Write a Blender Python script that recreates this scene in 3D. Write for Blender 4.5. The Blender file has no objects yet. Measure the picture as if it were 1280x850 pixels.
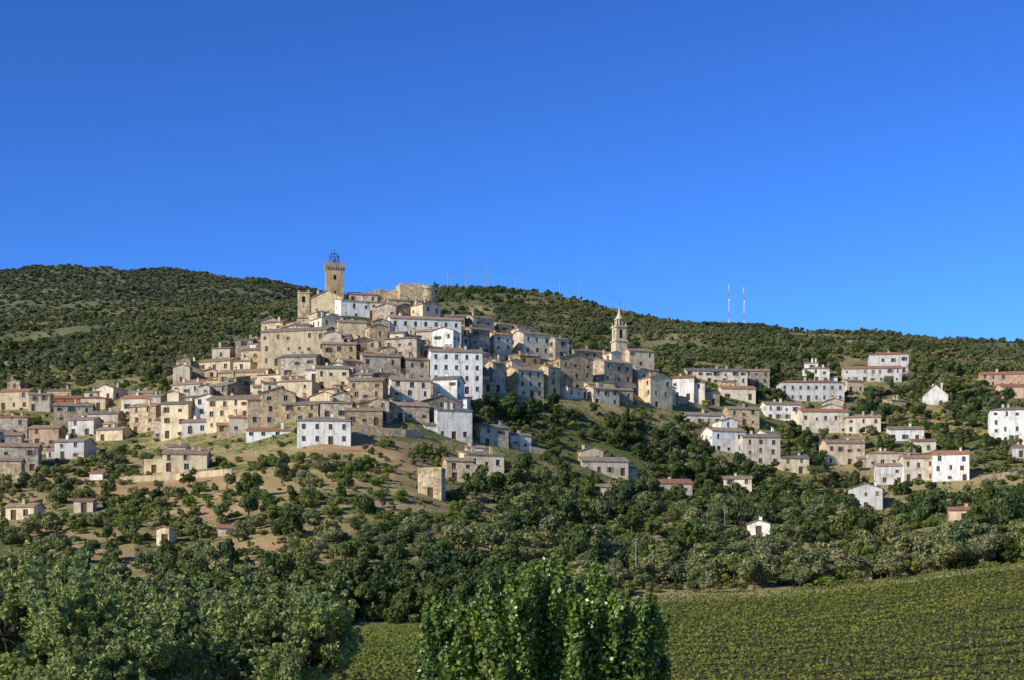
import bpy, math, random
import numpy as np
from mathutils import Vector, Matrix
R=random.Random(7); RG=np.random.default_rng(11)
F=2200.0; VH=800.0
scene=bpy.context.scene
scene.view_settings.view_transform='Standard'; scene.view_settings.look='None'; scene.view_settings.exposure=0
def link(o): scene.collection.objects.link(o); return o
# ------------------------------------------------------------------ materials
def nmat(name):
    m=bpy.data.materials.new(name); m.use_nodes=True; nt=m.node_tree; nt.nodes.clear()
    out=nt.nodes.new('ShaderNodeOutputMaterial'); return m,nt,out
def N(nt,t,**k):
    n=nt.nodes.new(t)
    for a,b in k.items(): setattr(n,a,b)
    return n
def ramp(nt,fac,stops):
    r=N(nt,'ShaderNodeValToRGB'); e=r.color_ramp.elements
    while len(e)<len(stops): e.new(0.5)
    for i,(p,c) in enumerate(stops):
        e[i].position=p; e[i].color=(c[0],c[1],c[2],1)
    nt.links.new(fac,r.inputs[0]); return r.outputs[0]
def mixc(nt,fac,a,b,mode='MIX'):
    m=N(nt,'ShaderNodeMix',data_type='RGBA',blend_type=mode)
    for s,val in ((m.inputs[0],fac),(m.inputs[6],a),(m.inputs[7],b)):
        if isinstance(val,(int,float)): s.default_value=val
        elif isinstance(val,tuple): s.default_value=(*val,1)
        else: nt.links.new(val,s)
    return m.outputs[2]
def math_(nt,op,a,b=0.0,clamp=False):
    m=N(nt,'ShaderNodeMath',operation=op,use_clamp=clamp)
    for s,val in ((m.inputs[0],a),(m.inputs[1],b)):
        if isinstance(val,(int,float)): s.default_value=val
        else: nt.links.new(val,s)
    return m.outputs[0]
def noise(nt,vec,scale,detail=4,rough=.6):
    n=N(nt,'ShaderNodeTexNoise'); n.inputs['Scale'].default_value=scale; n.inputs['Detail'].default_value=detail; n.inputs['Roughness'].default_value=rough
    nt.links.new(vec,n.inputs['Vector']); return n.outputs['Fac']
def pbsdf(nt,out,col,rough=.9,spec=.2,bump=None,bd=.1,bs=.5):
    p=N(nt,'ShaderNodeBsdfPrincipled'); p.inputs['Roughness'].default_value=rough; p.inputs['Specular IOR Level'].default_value=spec
    if isinstance(col,tuple): p.inputs['Base Color'].default_value=(*col,1)
    else: nt.links.new(col,p.inputs['Base Color'])
    if bump is not None:
        b=N(nt,'ShaderNodeBump'); b.inputs['Strength'].default_value=bs; b.inputs['Distance'].default_value=bd
        nt.links.new(bump,b.inputs['Height']); nt.links.new(b.outputs[0],p.inputs['Normal'])
    nt.links.new(p.outputs[0],out.inputs[0]); return p
def ramp_f(nt,fac,a,b):
    m=N(nt,'ShaderNodeMapRange'); m.inputs[1].default_value=a; m.inputs[2].default_value=b
    nt.links.new(fac,m.inputs[0]); return m.outputs[0]
def wallmat(name,col,stone):
    m,nt,out=nmat(name); geo=N(nt,'ShaderNodeNewGeometry').outputs['Position']
    oi=N(nt,'ShaderNodeObjectInfo').outputs['Random']
    mp=N(nt,'ShaderNodeMapping'); mp.inputs['Scale'].default_value=(1.2,1.2,.15); nt.links.new(geo,mp.inputs[0])
    n1=noise(nt,geo,.35,5); n2=noise(nt,mp.outputs[0],1.0,4); n3=noise(nt,geo,2.2,3,.7)
    dark=tuple(c*k for c,k in zip(col,(.62,.59,.54))); lt=tuple(min(.82,c*1.15) for c in col)
    c=ramp(nt,n1,[(.32,dark),(.48,col),(.68,lt)])
    c=mixc(nt,math_(nt,'MULTIPLY',ramp_f(nt,n2,.48,.7),.5),c,(.21,.175,.125))
    if stone:
        v=N(nt,'ShaderNodeTexVoronoi'); v.inputs['Scale'].default_value=1.7; nt.links.new(geo,v.inputs['Vector'])
        sp=N(nt,'ShaderNodeSeparateColor'); nt.links.new(v.outputs['Color'],sp.inputs[0])
        c=mixc(nt,.7,c,ramp(nt,sp.outputs[0],[(0,(.5,.47,.44)),(.5,(.9,.87,.82)),(1,(1.3,1.27,1.2))]),'MULTIPLY')
    c=mixc(nt,.6 if stone else .35,c,ramp(nt,n3,[(.3,(.6,.58,.54)),(.65,(1.15,1.15,1.15))]),'MULTIPLY')
    c=mixc(nt,1.0,c,ramp(nt,oi,[(0,(.68,.66,.64)),(.3,(.88,.85,.80)),(.6,(1.0,.98,.95)),(1,(1.14,1.11,1.04))]),'MULTIPLY')
    pbsdf(nt,out,c,.92,.15,n3,.08,.5); return m
WM={'cream':wallmat('cream_plaster',(.67,.55,.365),False),'stone':wallmat('warm_stone',(.55,.44,.285),True),
 'grey':wallmat('grey_stone',(.46,.405,.325),True),'white':wallmat('white_plaster',(.80,.78,.71),False),
 'beige':wallmat('beige_plaster',(.67,.59,.46),False),'peach':wallmat('peach_plaster',(.64,.44,.30),False),
 'ochre':wallmat('ochre_plaster',(.62,.48,.27),False),'red':wallmat('red_plaster',(.50,.18,.09),False)}
def roofmat(name,cols):
    m,nt,out=nmat(name); geo=N(nt,'ShaderNodeNewGeometry').outputs['Position']; oi=N(nt,'ShaderNodeObjectInfo').outputs['Random']
    n1=noise(nt,geo,.8,5,.7); n2=noise(nt,geo,4.5,2,.6)
    c=ramp(nt,n1,[(.3,cols[0]),(.5,cols[1]),(.7,cols[2])])
    c=mixc(nt,.6,c,ramp(nt,n2,[(.3,(.55,.55,.55)),(.7,(1.3,1.25,1.2))]),'MULTIPLY')
    c=mixc(nt,1.0,c,ramp(nt,oi,[(0,(.75,.78,.8)),(1,(1.2,1.12,1.0))]),'MULTIPLY')
    tc=N(nt,'ShaderNodeTexCoord').outputs['Object']; w=N(nt,'ShaderNodeTexWave'); w.inputs['Scale'].default_value=4; w.inputs['Distortion'].default_value=.4
    nt.links.new(tc,w.inputs[0]); pbsdf(nt,out,c,.9,.1,w.outputs['Fac'],.06,.6); return m
RM=[roofmat('weathered_tiles',((.22,.16,.115),(.36,.265,.19),(.46,.37,.28))),roofmat('grey_tiles',((.18,.16,.13),(.29,.25,.21),(.41,.37,.32))),
    roofmat('terracotta_tiles',((.28,.13,.075),(.42,.21,.13),(.50,.32,.21)))]
def simple(name,col,rough=.8,spec=.3,metal=0,var=.3,sc=3):
    m,nt,out=nmat(name); geo=N(nt,'ShaderNodeNewGeometry').outputs['Position']; n=noise(nt,geo,sc,3)
    c=ramp(nt,n,[(.3,tuple(x*(1-var) for x in col)),(.7,tuple(min(1,x*(1+var)) for x in col))])
    p=pbsdf(nt,out,c,rough,spec); p.inputs['Metallic'].default_value=metal; return m
GL_VOID=simple('glass_and_dark_void',(.025,.025,.028),.3,.35); WOODB=simple('brown_wood',(.10,.055,.03)); WOODG=simple('green_shutter',(.04,.08,.05)); WOODT=simple('tan_shutter',(.22,.14,.08))  # near-black glass, reused as painted shade inside open voids
FRM=simple('painted_frame',(.40,.37,.32)); IRON=simple('iron',(.05,.05,.055),.5,.5,.6); SILL=simple('stone_trim',(.52,.45,.35))
MASTR=simple('mast_red',(.38,.14,.11)); MASTW=simple('mast_white',(.6,.6,.6)); BARK=simple('bark',(.09,.07,.05),.95,.1,0,.4,5); CONC=simple('concrete_pole',(.30,.28,.25))
def leafmat(name,stops,islandvar=.45,trans=.25,rough=.6,spec=.25,big=.05):
    m,nt,out=nmat(name); g=N(nt,'ShaderNodeNewGeometry'); oi=N(nt,'ShaderNodeObjectInfo').outputs['Random']
    k=len(stops); c=ramp(nt,oi,[(i/(k-1),s) for i,s in enumerate(stops)])
    c=mixc(nt,1.0,c,ramp(nt,g.outputs['Random Per Island'],[(0,(1-islandvar,)*3),(.6,(1,1,1)),(1,(1+islandvar,1+islandvar*.9,1+islandvar*.3))]),'MULTIPLY')
    n=noise(nt,g.outputs['Position'],big,3); c=mixc(nt,1.0,c,ramp(nt,n,[(.35,(.72,.78,.8)),(.65,(1.3,1.17,.95))]),'MULTIPLY')
    p=N(nt,'ShaderNodeBsdfPrincipled'); p.inputs['Roughness'].default_value=rough; p.inputs['Specular IOR Level'].default_value=spec
    nt.links.new(c,p.inputs['Base Color']); t=N(nt,'ShaderNodeBsdfTranslucent'); nt.links.new(c,t.inputs[0])
    mx=N(nt,'ShaderNodeMixShader'); mx.inputs[0].default_value=trans; nt.links.new(p.outputs[0],mx.inputs[1]); nt.links.new(t.outputs[0],mx.inputs[2]); nt.links.new(mx.outputs[0],out.inputs[0]); return m
LM_dark=leafmat('dark_foliage',[(.055,.09,.022),(.09,.13,.032),(.065,.105,.035),(.12,.15,.045)])
LM_olive=leafmat('olive_foliage',[(.20,.22,.11),(.16,.20,.07),(.26,.26,.13),(.12,.17,.05)])
LM_shrub=leafmat('shrub_foliage',[(.15,.20,.05),(.21,.23,.065),(.105,.155,.04),(.28,.25,.10)])
LM_bright=leafmat('bright_foliage',[(.16,.25,.035),(.135,.205,.03),(.22,.27,.06)])
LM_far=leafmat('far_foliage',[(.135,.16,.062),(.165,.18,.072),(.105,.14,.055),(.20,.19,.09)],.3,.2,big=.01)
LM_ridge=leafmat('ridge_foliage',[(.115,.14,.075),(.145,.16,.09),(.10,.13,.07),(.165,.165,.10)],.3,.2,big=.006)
# ------------------------------------------------------------------ terrain
class VN:
    def __init__(s,seed): s.g=np.random.default_rng(seed).random((256,256))*2-1
    def n(s,x,y):
        xi=np.floor(x).astype(int); yi=np.floor(y).astype(int); fx=x-xi; fy=y-yi; fx=fx*fx*(3-2*fx); fy=fy*fy*(3-2*fy)
        a=s.g[xi%256,yi%256]; b=s.g[(xi+1)%256,yi%256]; c=s.g[xi%256,(yi+1)%256]; d=s.g[(xi+1)%256,(yi+1)%256]
        return (a*(1-fx)+b*fx)*(1-fy)+(c*(1-fx)+d*fx)*fy
    def fbm(s,x,y,o=4):
        t=0;a=1;k=0
        for i in range(o): t=t+a*s.n(x*2**i+17*i,y*2**i+31*i); k+=a; a*=.5
        return t/k*1.4
V1=VN(1);V2=VN(2);V3=VN(3);V4=VN(4)
def tab(*p): return np.array([q[0] for q in p],float),np.array([q[1] for q in p],float)
def tv(t,u): return np.interp(u,t[0],t[1])
vB=tab((-400,805),(400,800),(500,793),(600,788),(700,772),(835,753),(1000,743),(1100,733),(1280,709),(1600,690))
vC=tab((-400,605),(0,600),(200,595),(400,556),(500,562),(600,592),(800,622),(1000,642),(1100,650),(1280,625),(1600,610))
yC=tab((-400,480),(0,470),(400,455),(600,470),(800,500),(1000,520),(1280,515),(1600,500))
vD=tab((-400,500),(0,492),(100,494),(200,476),(300,442),(340,415),(380,396),(430,389),(545,390),(600,412),(650,424),(750,440),(850,460),(1000,470),(1130,466),(1280,474),(1600,480))
yD=tab((-400,610),(0,600),(300,592),(550,600),(700,620),(850,650),(1000,690),(1280,700),(1600,700))
vE=tab((-400,470),(0,468),(200,452),(300,465),(400,480),(550,478),(650,465),(750,462),(850,452),(1000,456),(1130,455),(1280,462),(1600,465))
vF=tab((-400,414),(-200,407),(0,400),(100,393),(200,387),(300,382),(370,376),(450,370),(540,366),(600,367),(700,378),(800,391),(870,399),(950,402),(1000,410),(1100,420),(1200,426),(1280,433),(1600,447))
vH=tab((-400,355),(-200,350),(0,344),(100,339),(190,338),(280,344),(340,354),(390,364),(450,380),(600,410),(1000,450),(1600,480))
US=np.linspace(-1400,2700,411)
YS=np.concatenate([np.linspace(-200,258,90),np.linspace(261,800,216),np.linspace(808,3000,240),np.linspace(3060,9000,60)])
ZT=np.zeros((len(US),len(YS)))
for i,u in enumerate(US):
    Y=[-200,0,25,60,110,150,262,tv(yC,u),tv(yD,u),780,1350,1750,2700,4500,9000]
    z=lambda v,y:(VH-v)*y/F
    Z=[-1.7,-1.7,-4,-9,-8,z(856,150),z(tv(vB,u),262),z(tv(vC,u),Y[7]),z(tv(vD,u),Y[8]),z(tv(vE,u),780),z(tv(vF,u),1350),z(tv(vF,u)+28,1750),z(tv(vH,u),2700),z(tv(vH,u)+110,4500),0]
    ZT[i]=np.interp(YS,Y,Z)
def sm(a,k,ax):
    ker=np.hanning(k+2)[1:-1]; ker/=ker.sum(); p=k//2
    pad=[(0,0),(0,0)]; pad[ax]=(p,p); b=np.pad(a,pad,mode='edge')
    return np.apply_along_axis(lambda r:np.convolve(r,ker,'valid'),ax,b)
ZT=sm(sm(ZT,7,1),5,0)
def UV(x,y): return 640+F*x/np.maximum(y,60)
def H(x,y):
    x=np.asarray(x,float); y=np.asarray(y,float)
    u=np.clip(UV(x,y),US[0],US[-1]-.01); yy=np.clip(y,YS[0],YS[-1]-.01)
    fu=(u-US[0])/(US[1]-US[0]); iu=fu.astype(int); fu=fu-iu
    j=np.clip(np.searchsorted(YS,yy,side='right')-1,0,len(YS)-2); fy=(yy-YS[j])/(YS[j+1]-YS[j])
    z=(ZT[iu,j]*(1-fu)+ZT[iu+1,j]*fu)*(1-fy)+(ZT[iu,j+1]*(1-fu)+ZT[iu+1,j+1]*fu)*fy
    z=z+np.interp(y,[130,255,300,620,800],[.05,.1,1.8,1.4,0])*V1.fbm(x/28+50,y/28+50)
    z=z+np.interp(y,[620,850,1350,2700],[0,7,10,18])*V2.fbm(x/170+50,y/170+50)+np.interp(y,[700,1000,3000],[0,2.5,5])*V3.fbm(x/45+50,y/45+50)
    return z
def vof(x,y): return VH-F*H(x,y)/y
def hit(u,v,ymin=262,ymax=None):
    if ymax is None: ymax=float(tv(yD,u))+6
    ys=np.linspace(ymin,ymax,900); xs=(u-640)/F*ys; vv=vof(xs,ys); k=np.nonzero(vv<=v)[0]
    return float(ys[k[0]]) if len(k) else ymax
t=np.linspace(-1,1,620); A=.95*(.42*t+.58*t**3)
yy=np.repeat(YS[:,None],len(A),1); xx=A[None,:]*(np.maximum(yy,0)+230); zz=H(xx,yy)
def np_mesh(name,co,quads,mats=(),smooth=False):
    me=bpy.data.meshes.new(name); co=np.asarray(co,np.float32); q=np.asarray(quads,np.int32)
    me.vertices.add(len(co)); me.vertices.foreach_set('co',co.ravel())
    if len(q):
        me.loops.add(q.size); me.loops.foreach_set('vertex_index',q.ravel()); me.polygons.add(len(q))
        me.polygons.foreach_set('loop_start',np.arange(len(q),dtype=np.int32)*4)
        if smooth: me.polygons.foreach_set('use_smooth',np.ones(len(q),bool))
    for m in mats: me.materials.append(m)
    me.update(calc_edges=True); me.validate(); return me
ny,nx=yy.shape; idx=np.arange(ny*nx).reshape(ny,nx)
Q=np.stack([idx[:-1,:-1],idx[:-1,1:],idx[1:,1:],idx[1:,:-1]],-1).reshape(-1,4)
uu=UV(xx,yy); vvv=np.where(yy>100,VH-F*zz/np.maximum(yy,100),900)
PATCH=[(440,567,100,12,1.0),(480,560,60,9,.8),(270,603,70,14,1.1),(120,612,70,11,.9),(30,648,50,24,.9),(330,682,60,8,1),(500,592,60,8,.8),(620,640,50,7,.7),(390,708,50,7,.8),(230,640,45,11,.8),(560,700,60,6,.5),(300,575,50,8,.7),(170,575,40,8,.5),(130,690,60,8,.6),
 (1000,412,50,8,.9),(900,402,40,7,.7),(1050,427,60,6,.7),(600,388,50,8,.6),(850,425,40,8,.6),(1170,525,40,10,.6),(1050,690,50,7,.6),(1240,600,40,12,.7),(380,640,70,9,.6),(40,470,40,6,.8),(840,440,30,6,.7),(1150,440,60,7,.7),(700,640,30,6,.5),(940,690,60,6,.7),(760,720,60,5,.5),(1180,680,60,7,.7),(1100,625,50,8,.6)]
def dryf(u,v,x,y):
    d=V4.fbm(x/22+9,y/22+9,4)*.42+.01
    for pu,pv,su,sv,w in PATCH: d=d+w*.75*np.exp(-((u-pu)/su)**2-((v-pv)/sv)**2)
    zt=H(x,y)+1.6*V2.fbm(x/40,y/40,2); tb=np.maximum(0,np.sin(2*np.pi*zt/6.5))**3
    d=d+np.where((y<tv(yC,u))&(y>270),tb*np.where(u<700,.34,.18),0)
    return d
dry=dryf(uu,vvv,xx,yy)
track=np.where((uu>770)&(yy>261)&(yy<269),1.,0.)*np.clip((uu-770)/40,0,1); vine=np.where((yy>100)&(yy<262),1.,0.)
me=np_mesh('terrain',np.stack([xx,yy,zz],-1).reshape(-1,3),Q,(),True)
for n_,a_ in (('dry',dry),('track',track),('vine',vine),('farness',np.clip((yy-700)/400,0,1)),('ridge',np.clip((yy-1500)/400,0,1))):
    at=me.attributes.new(n_,'FLOAT','POINT'); at.data.foreach_set('value',a_.ravel().astype(np.float32))
m,nt,out=nmat('hillside_ground'); pos=N(nt,'ShaderNodeNewGeometry').outputs['Position']
def attr(n): a=N(nt,'ShaderNodeAttribute'); a.attribute_name=n; return a.outputs['Fac']
n1=noise(nt,pos,.12,8,.7); n2=noise(nt,pos,1.3,5,.7); n3=noise(nt,pos,.02,8,.68); n4=noise(nt,pos,.3,6,.7)
green=ramp(nt,n2,[(.3,(.075,.095,.028)),(.5,(.135,.15,.045)),(.72,(.25,.22,.09))])
straw=ramp(nt,n2,[(.3,(.21,.17,.07)),(.55,(.37,.29,.13)),(.75,(.48,.39,.21))])
earth=ramp(nt,n1,[(.3,(.29,.17,.075)),(.5,(.43,.275,.135)),(.7,(.50,.38,.22))])
earth=mixc(nt,.6,earth,ramp(nt,n2,[(.3,(.6,.6,.52)),(.7,(1.25,1.22,1.17))]),'MULTIPLY')
f=math_(nt,'ADD',attr('dry'),math_(nt,'MULTIPLY',math_(nt,'SUBTRACT',n1,.5),1.4)); f=math_(nt,'ADD',f,math_(nt,'MULTIPLY',math_(nt,'SUBTRACT',n2,.5),1.1)); f=math_(nt,'ADD',f,math_(nt,'MULTIPLY',math_(nt,'SUBTRACT',n4,.5),1.2))
c=mixc(nt,ramp_f(nt,f,-.05,.22),green,straw); c=mixc(nt,ramp_f(nt,f,.38,.68),c,earth)
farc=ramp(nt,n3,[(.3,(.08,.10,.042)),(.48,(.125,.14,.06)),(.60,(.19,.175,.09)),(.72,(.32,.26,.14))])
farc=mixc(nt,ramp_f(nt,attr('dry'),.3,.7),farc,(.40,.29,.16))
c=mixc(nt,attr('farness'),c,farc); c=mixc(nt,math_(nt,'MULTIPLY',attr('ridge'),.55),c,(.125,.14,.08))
c=mixc(nt,attr('vine'),c,ramp(nt,n2,[(.3,(.05,.045,.02)),(.7,(.11,.09,.045))]))
c=mixc(nt,attr('track'),c,(.46,.34,.21))
pbsdf(nt,out,c,.95,.1,n2,.6,.6); me.materials.append(m)
link(bpy.data.objects.new('terrain',me))
# ------------------------------------------------------------------ mesh builder
class MB:
    def __init__(s): s.v=[];s.f=[];s.mi=[];s.mats=[];s.M=Matrix.Identity(4)
    def mat(s,m):
        if m not in s.mats: s.mats.append(m)
        return s.mats.index(m)
    def poly(s,pts,m):
        b=len(s.v); s.v+=[tuple(s.M@Vector(p)) for p in pts]; s.f.append(tuple(range(b,b+len(pts)))); s.mi.append(s.mat(m))
    def box(s,x0,x1,y0,y1,z0,z1,m):
        P=[(x0,y0,z0),(x1,y0,z0),(x1,y1,z0),(x0,y1,z0),(x0,y0,z1),(x1,y0,z1),(x1,y1,z1),(x0,y1,z1)]
        for q in ((3,2,1,0),(4,5,6,7),(0,1,5,4),(1,2,6,5),(2,3,7,6),(3,0,4,7)): s.poly([P[i] for i in q],m)
    def slab(s,pts,th,m):
        top=[Vector(p) for p in pts]; bot=[p-Vector((0,0,th)) for p in top]; s.poly(top,m); s.poly(bot[::-1],m)
        for i in range(len(pts)): j=(i+1)%len(pts); s.poly([top[i],bot[i],bot[j],top[j]],m)
    def rev(s,cx,cy,prof,n,m,off=0):
        for (r0,z0),(r1,z1) in zip(prof[:-1],prof[1:]):
            for k in range(n):
                a=2*math.pi*(k+off)/n; b=2*math.pi*(k+1+off)/n
                s.poly([(cx+r0*math.cos(a),cy+r0*math.sin(a),z0),(cx+r0*math.cos(b),cy+r0*math.sin(b),z0),(cx+r1*math.cos(b),cy+r1*math.sin(b),z1),(cx+r1*math.cos(a),cy+r1*math.sin(a),z1)],m)
    def tube(s,p,q,r0,r1,n,m):
        p=Vector(p);q=Vector(q);d=(q-p).normalized(); a=d.orthogonal().normalized(); b=d.cross(a)
        for k in range(n):
            t0=2*math.pi*k/n;t1=2*math.pi*(k+1)/n; e0=a*math.cos(t0)+b*math.sin(t0); e1=a*math.cos(t1)+b*math.sin(t1)
            s.poly([p+e0*r0,p+e1*r0,q+e1*r1,q+e0*r1],m)
    def obj(s,name,parent=None):
        if not s.f: return None
        me=bpy.data.meshes.new(name); me.from_pydata(s.v,[],s.f)
        for m in s.mats: me.materials.append(m)
        me.polygons.foreach_set('material_index',s.mi); me.update(); o=link(bpy.data.objects.new(name,me))
        if parent: o.parent=parent
        return o
class Parts:
    def __init__(s): s.w=MB();s.r=MB();s.g=MB();s.d=MB();s.c=MB()
    def setM(s,M):
        for b in (s.w,s.r,s.g,s.d,s.c): b.M=M
    def done(s,name,loc,yaw=0):
        e=link(bpy.data.objects.new(name,None)); e.location=loc; e.rotation_euler=(0,0,yaw); e.empty_display_size=2
        for b,n in ((s.w,'walls'),(s.r,'roof'),(s.g,'windows'),(s.d,'doors_and_shutters'),(s.c,'chimney')): b.obj(n,e)
        return e
def facade(P,o,dx,nr,W,z0,z1,ops,wm,sh=None):
    ops=[q for q in ops if q[0]>.15 and q[1]<W-.15 and q[3]<z1-.15]
    xs=sorted({0,W,*[q[0] for q in ops],*[q[1] for q in ops]}); zs=sorted({z0,z1,*[q[2] for q in ops],*[q[3] for q in ops]})
    p=lambda s,z,d:(o[0]+dx[0]*s-nr[0]*d,o[1]+dx[1]*s-nr[1]*d,z)
    if not ops: P.w.poly([p(0,z0,0),p(W,z0,0),p(W,z1,0),p(0,z1,0)],wm); return
    for a,b in zip(xs[:-1],xs[1:]):
        run=None
        for c,d in zip(zs[:-1],zs[1:]):
            cx=(a+b)/2;cz=(c+d)/2; hole=any(q[0]<cx<q[1] and q[2]<cz<q[3] for q in ops)
            if hole:
                if run: P.w.poly([p(a,run[0],0),p(b,run[0],0),p(b,run[1],0),p(a,run[1],0)],wm); run=None
            else: run=(run[0] if run else c,d)
        if run: P.w.poly([p(a,run[0],0),p(b,run[0],0),p(b,run[1],0),p(a,run[1],0)],wm)
    for q in ops:
        a,b,c,d=q[:4]; k=q[4]; dep=.3 if k!='void' else 1.0
        for e in (((a,c),(b,c)),((b,c),(b,d)),((b,d),(a,d)),((a,d),(a,c))):
            P.w.poly([p(*e[0],0),p(*e[1],0),p(*e[1],dep),p(*e[0],dep)],wm)
        if k=='win':
            P.g.poly([p(a,c,.28),p(b,c,.28),p(b,d,.28),p(a,d,.28)],GL_VOID); m=(a+b)/2
            P.g.poly([p(m-.04,c,.25),p(m+.04,c,.25),p(m+.04,d,.25),p(m-.04,d,.25)],FRM)
            P.w.slab([p(a-.12,c,-.12),p(b+.12,c,-.12),p(b+.12,c,0.02),p(a-.12,c,0.02)],.1,SILL)
            if sh and R.random()<.6:
                w=(b-a)/2
                for s0,s1 in ((a-w-.03,a-.03),(b+.03,b+w+.03)):
                    if s0>.05 and s1<W-.05: P.d.poly([p(s0,c,-.05),p(s1,c,-.05),p(s1,d,-.05),p(s0,d,-.05)],sh)
        elif k=='shut': P.d.poly([p(a,c,.1),p(b,c,.1),p(b,d,.1),p(a,d,.1)],sh or WOODB)
        elif k=='door': P.d.poly([p(a,c,.25),p(b,c,.25),p(b,d,.25),p(a,d,.25)],WOODB)
        elif k=='void': P.g.poly([p(a,c,.98),p(b,c,.98),p(b,d,.98),p(a,d,.98)],GL_VOID)  # no pane here: dark sheet stands in for the shaded interior
def mkops(W,Hh,dens,door,ww=1.0,regular=False,fh=None):
    ops=[]; nf=max(1,int(round(Hh/(fh or 3.1)))); fhh=Hh/nf; n=max(1,int(W/(2.9 if regular else 3.1)));
    dc=R.randrange(n) if door else -1
    for i in range(nf):
        for j in range(n):
            cx=W*(j+.5)/n+(0 if regular else R.uniform(-.45,.45)); z=i*fhh+(0 if regular else R.uniform(-.25,.25) if i else 0)
            if i==0 and j==dc: ops.append((cx-.65,cx+.65,.06,2.3,'door')); continue
            if R.random()>dens: continue
            w=(.95 if regular else 1.08*R.uniform(.7,1.12)); h=1.4 if regular else (1.5 if R.random()<.7 else .95); zb=z+min(.95,fhh*.3)
            if zb+h>Hh-.25: h=Hh-.3-zb
            if h<.5: continue
            ops.append((cx-w/2,cx+w/2,zb,zb+h,'win' if R.random()<.75 else 'shut'))
    return ops
def block(P,W,D,Ht,roof,wm,rm,fd=7,dens=.82,regular=False,door=True,chim=True,fh=None,pitch=.32):
    x0,x1,y0,y1=-W/2,W/2,-D/2,D/2; rise={'gx':D/2*pitch,'gy':W/2*pitch,'hip':min(W,D)/2*pitch,'shed':D*pitch*.6,'flat':0.5}[roof]
    E=Ht-rise; ov=.32; th=.18; sh=None if regular else R.choice([None,None,WOODB,WOODG,WOODT])
    facade(P,(x0,y0),(1,0),(0,-1),W,-fd,E,mkops(W,E,dens,door,1.0,regular,fh),wm,sh)
    facade(P,(x1,y0),(0,1),(1,0),D,-fd,E,mkops(D,E,dens*.7,False,1,regular,fh),wm,sh)
    facade(P,(x1,y1),(-1,0),(0,1),W,-fd,E,[],wm); facade(P,(x0,y1),(0,-1),(-1,0),D,-fd,E,mkops(D,E,dens*.7,False,1,regular,fh),wm,sh)
    if roof=='gx':
        zr=E+rise; k=rise/(D/2); lo=E-ov*k
        for s in (-1,1): P.r.slab([(x0-ov,s*(D/2+ov),lo+th),(x1+ov,s*(D/2+ov),lo+th),(x1+ov,0,zr+th),(x0-ov,0,zr+th)],th,rm)
        for x in (x0,x1): P.w.poly([(x,y0,E),(x,y1,E),(x,0,zr)],wm)
    elif roof=='gy':
        zr=E+rise; k=rise/(W/2); lo=E-ov*k
        for s in (-1,1): P.r.slab([(s*(W/2+ov),y0-ov,lo+th),(s*(W/2+ov),y1+ov,lo+th),(0,y1+ov,zr+th),(0,y0-ov,zr+th)],th,rm)
        for y in (y0,y1): P.w.poly([(x0,y,E),(x1,y,E),(0,y,zr)],wm)
    elif roof=='hip':
        a=min(W,D)/2; zr=E+rise+.1; z=E+.12
        if W>=D: r0,r1=(x0+a,0),(x1-a,0)
        else: r0,r1=(0,y0+a),(0,y1-a)
        C=[(x0-ov,y0-ov,z),(x1+ov,y0-ov,z),(x1+ov,y1+ov,z),(x0-ov,y1+ov,z)]; r0=(*r0,zr);r1=(*r1,zr)
        if W>=D: fs=[[C[0],C[1],r1,r0],[C[1],C[2],r1],[C[2],C[3],r0,r1],[C[3],C[0],r0]]
        else: fs=[[C[0],C[1],r0],[C[1],C[2],r1,r0],[C[2],C[3],r1],[C[3],C[0],r0,r1]]
        for q in fs: P.r.poly(q,rm)
        P.r.box(x0-ov,x1+ov,y0-ov,y1+ov,E+.004,z-.004,rm)
    elif roof=='shed':
        zr=E+rise; k=rise/D; P.r.slab([(x0-ov,y0-ov,E-ov*k+th),(x1+ov,y0-ov,E-ov*k+th),(x1+ov,y1+ov,zr+ov*k+th),(x0-ov,y1+ov,zr+ov*k+th)],th,rm)
        for x in (x0,x1): P.w.poly([(x,y0,E),(x,y1,E),(x,y1,zr)],wm)
        P.w.poly([(x0,y1,E),(x1,y1,E),(x1,y1,zr),(x0,y1,zr)],wm)
    else:
        P.w.box(x0-.06,x1+.06,y0-.06,y1+.06,E-.02,E+.5,wm); q_=min(.3,W*.2); P.r.poly([(x0+q_,y0+q_,E+.51),(x1-q_,y0+q_,E+.51),(x1-q_,y1-q_,E+.51),(x0+q_,y1-q_,E+.51)],rm)
    if chim and roof!='flat':
        for i in range(R.choice([1,1,2])):
            cx=R.uniform(x0*.7,x1*.7); cy=R.uniform(-D*.25,D*.3); P.c.box(cx-.35,cx+.35,cy-.3,cy+.3,E-.2,Ht+.9,wm); P.c.box(cx-.45,cx+.45,cy-.4,cy+.4,Ht+.9,Ht+1.05,rm)
        if R.random()<.35:
            cx=R.uniform(x0*.6,x1*.6); P.c.tube((cx,0,E),(cx,0,Ht+2.4),.035,.03,4,IRON); P.c.box(cx-.5,cx+.5,-.03,.03,Ht+2.1,Ht+2.15,IRON); P.c.box(cx-.35,cx+.35,-.03,.03,Ht+1.8,Ht+1.85,IRON)
HS=[]  # x,y,rx,ry
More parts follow.
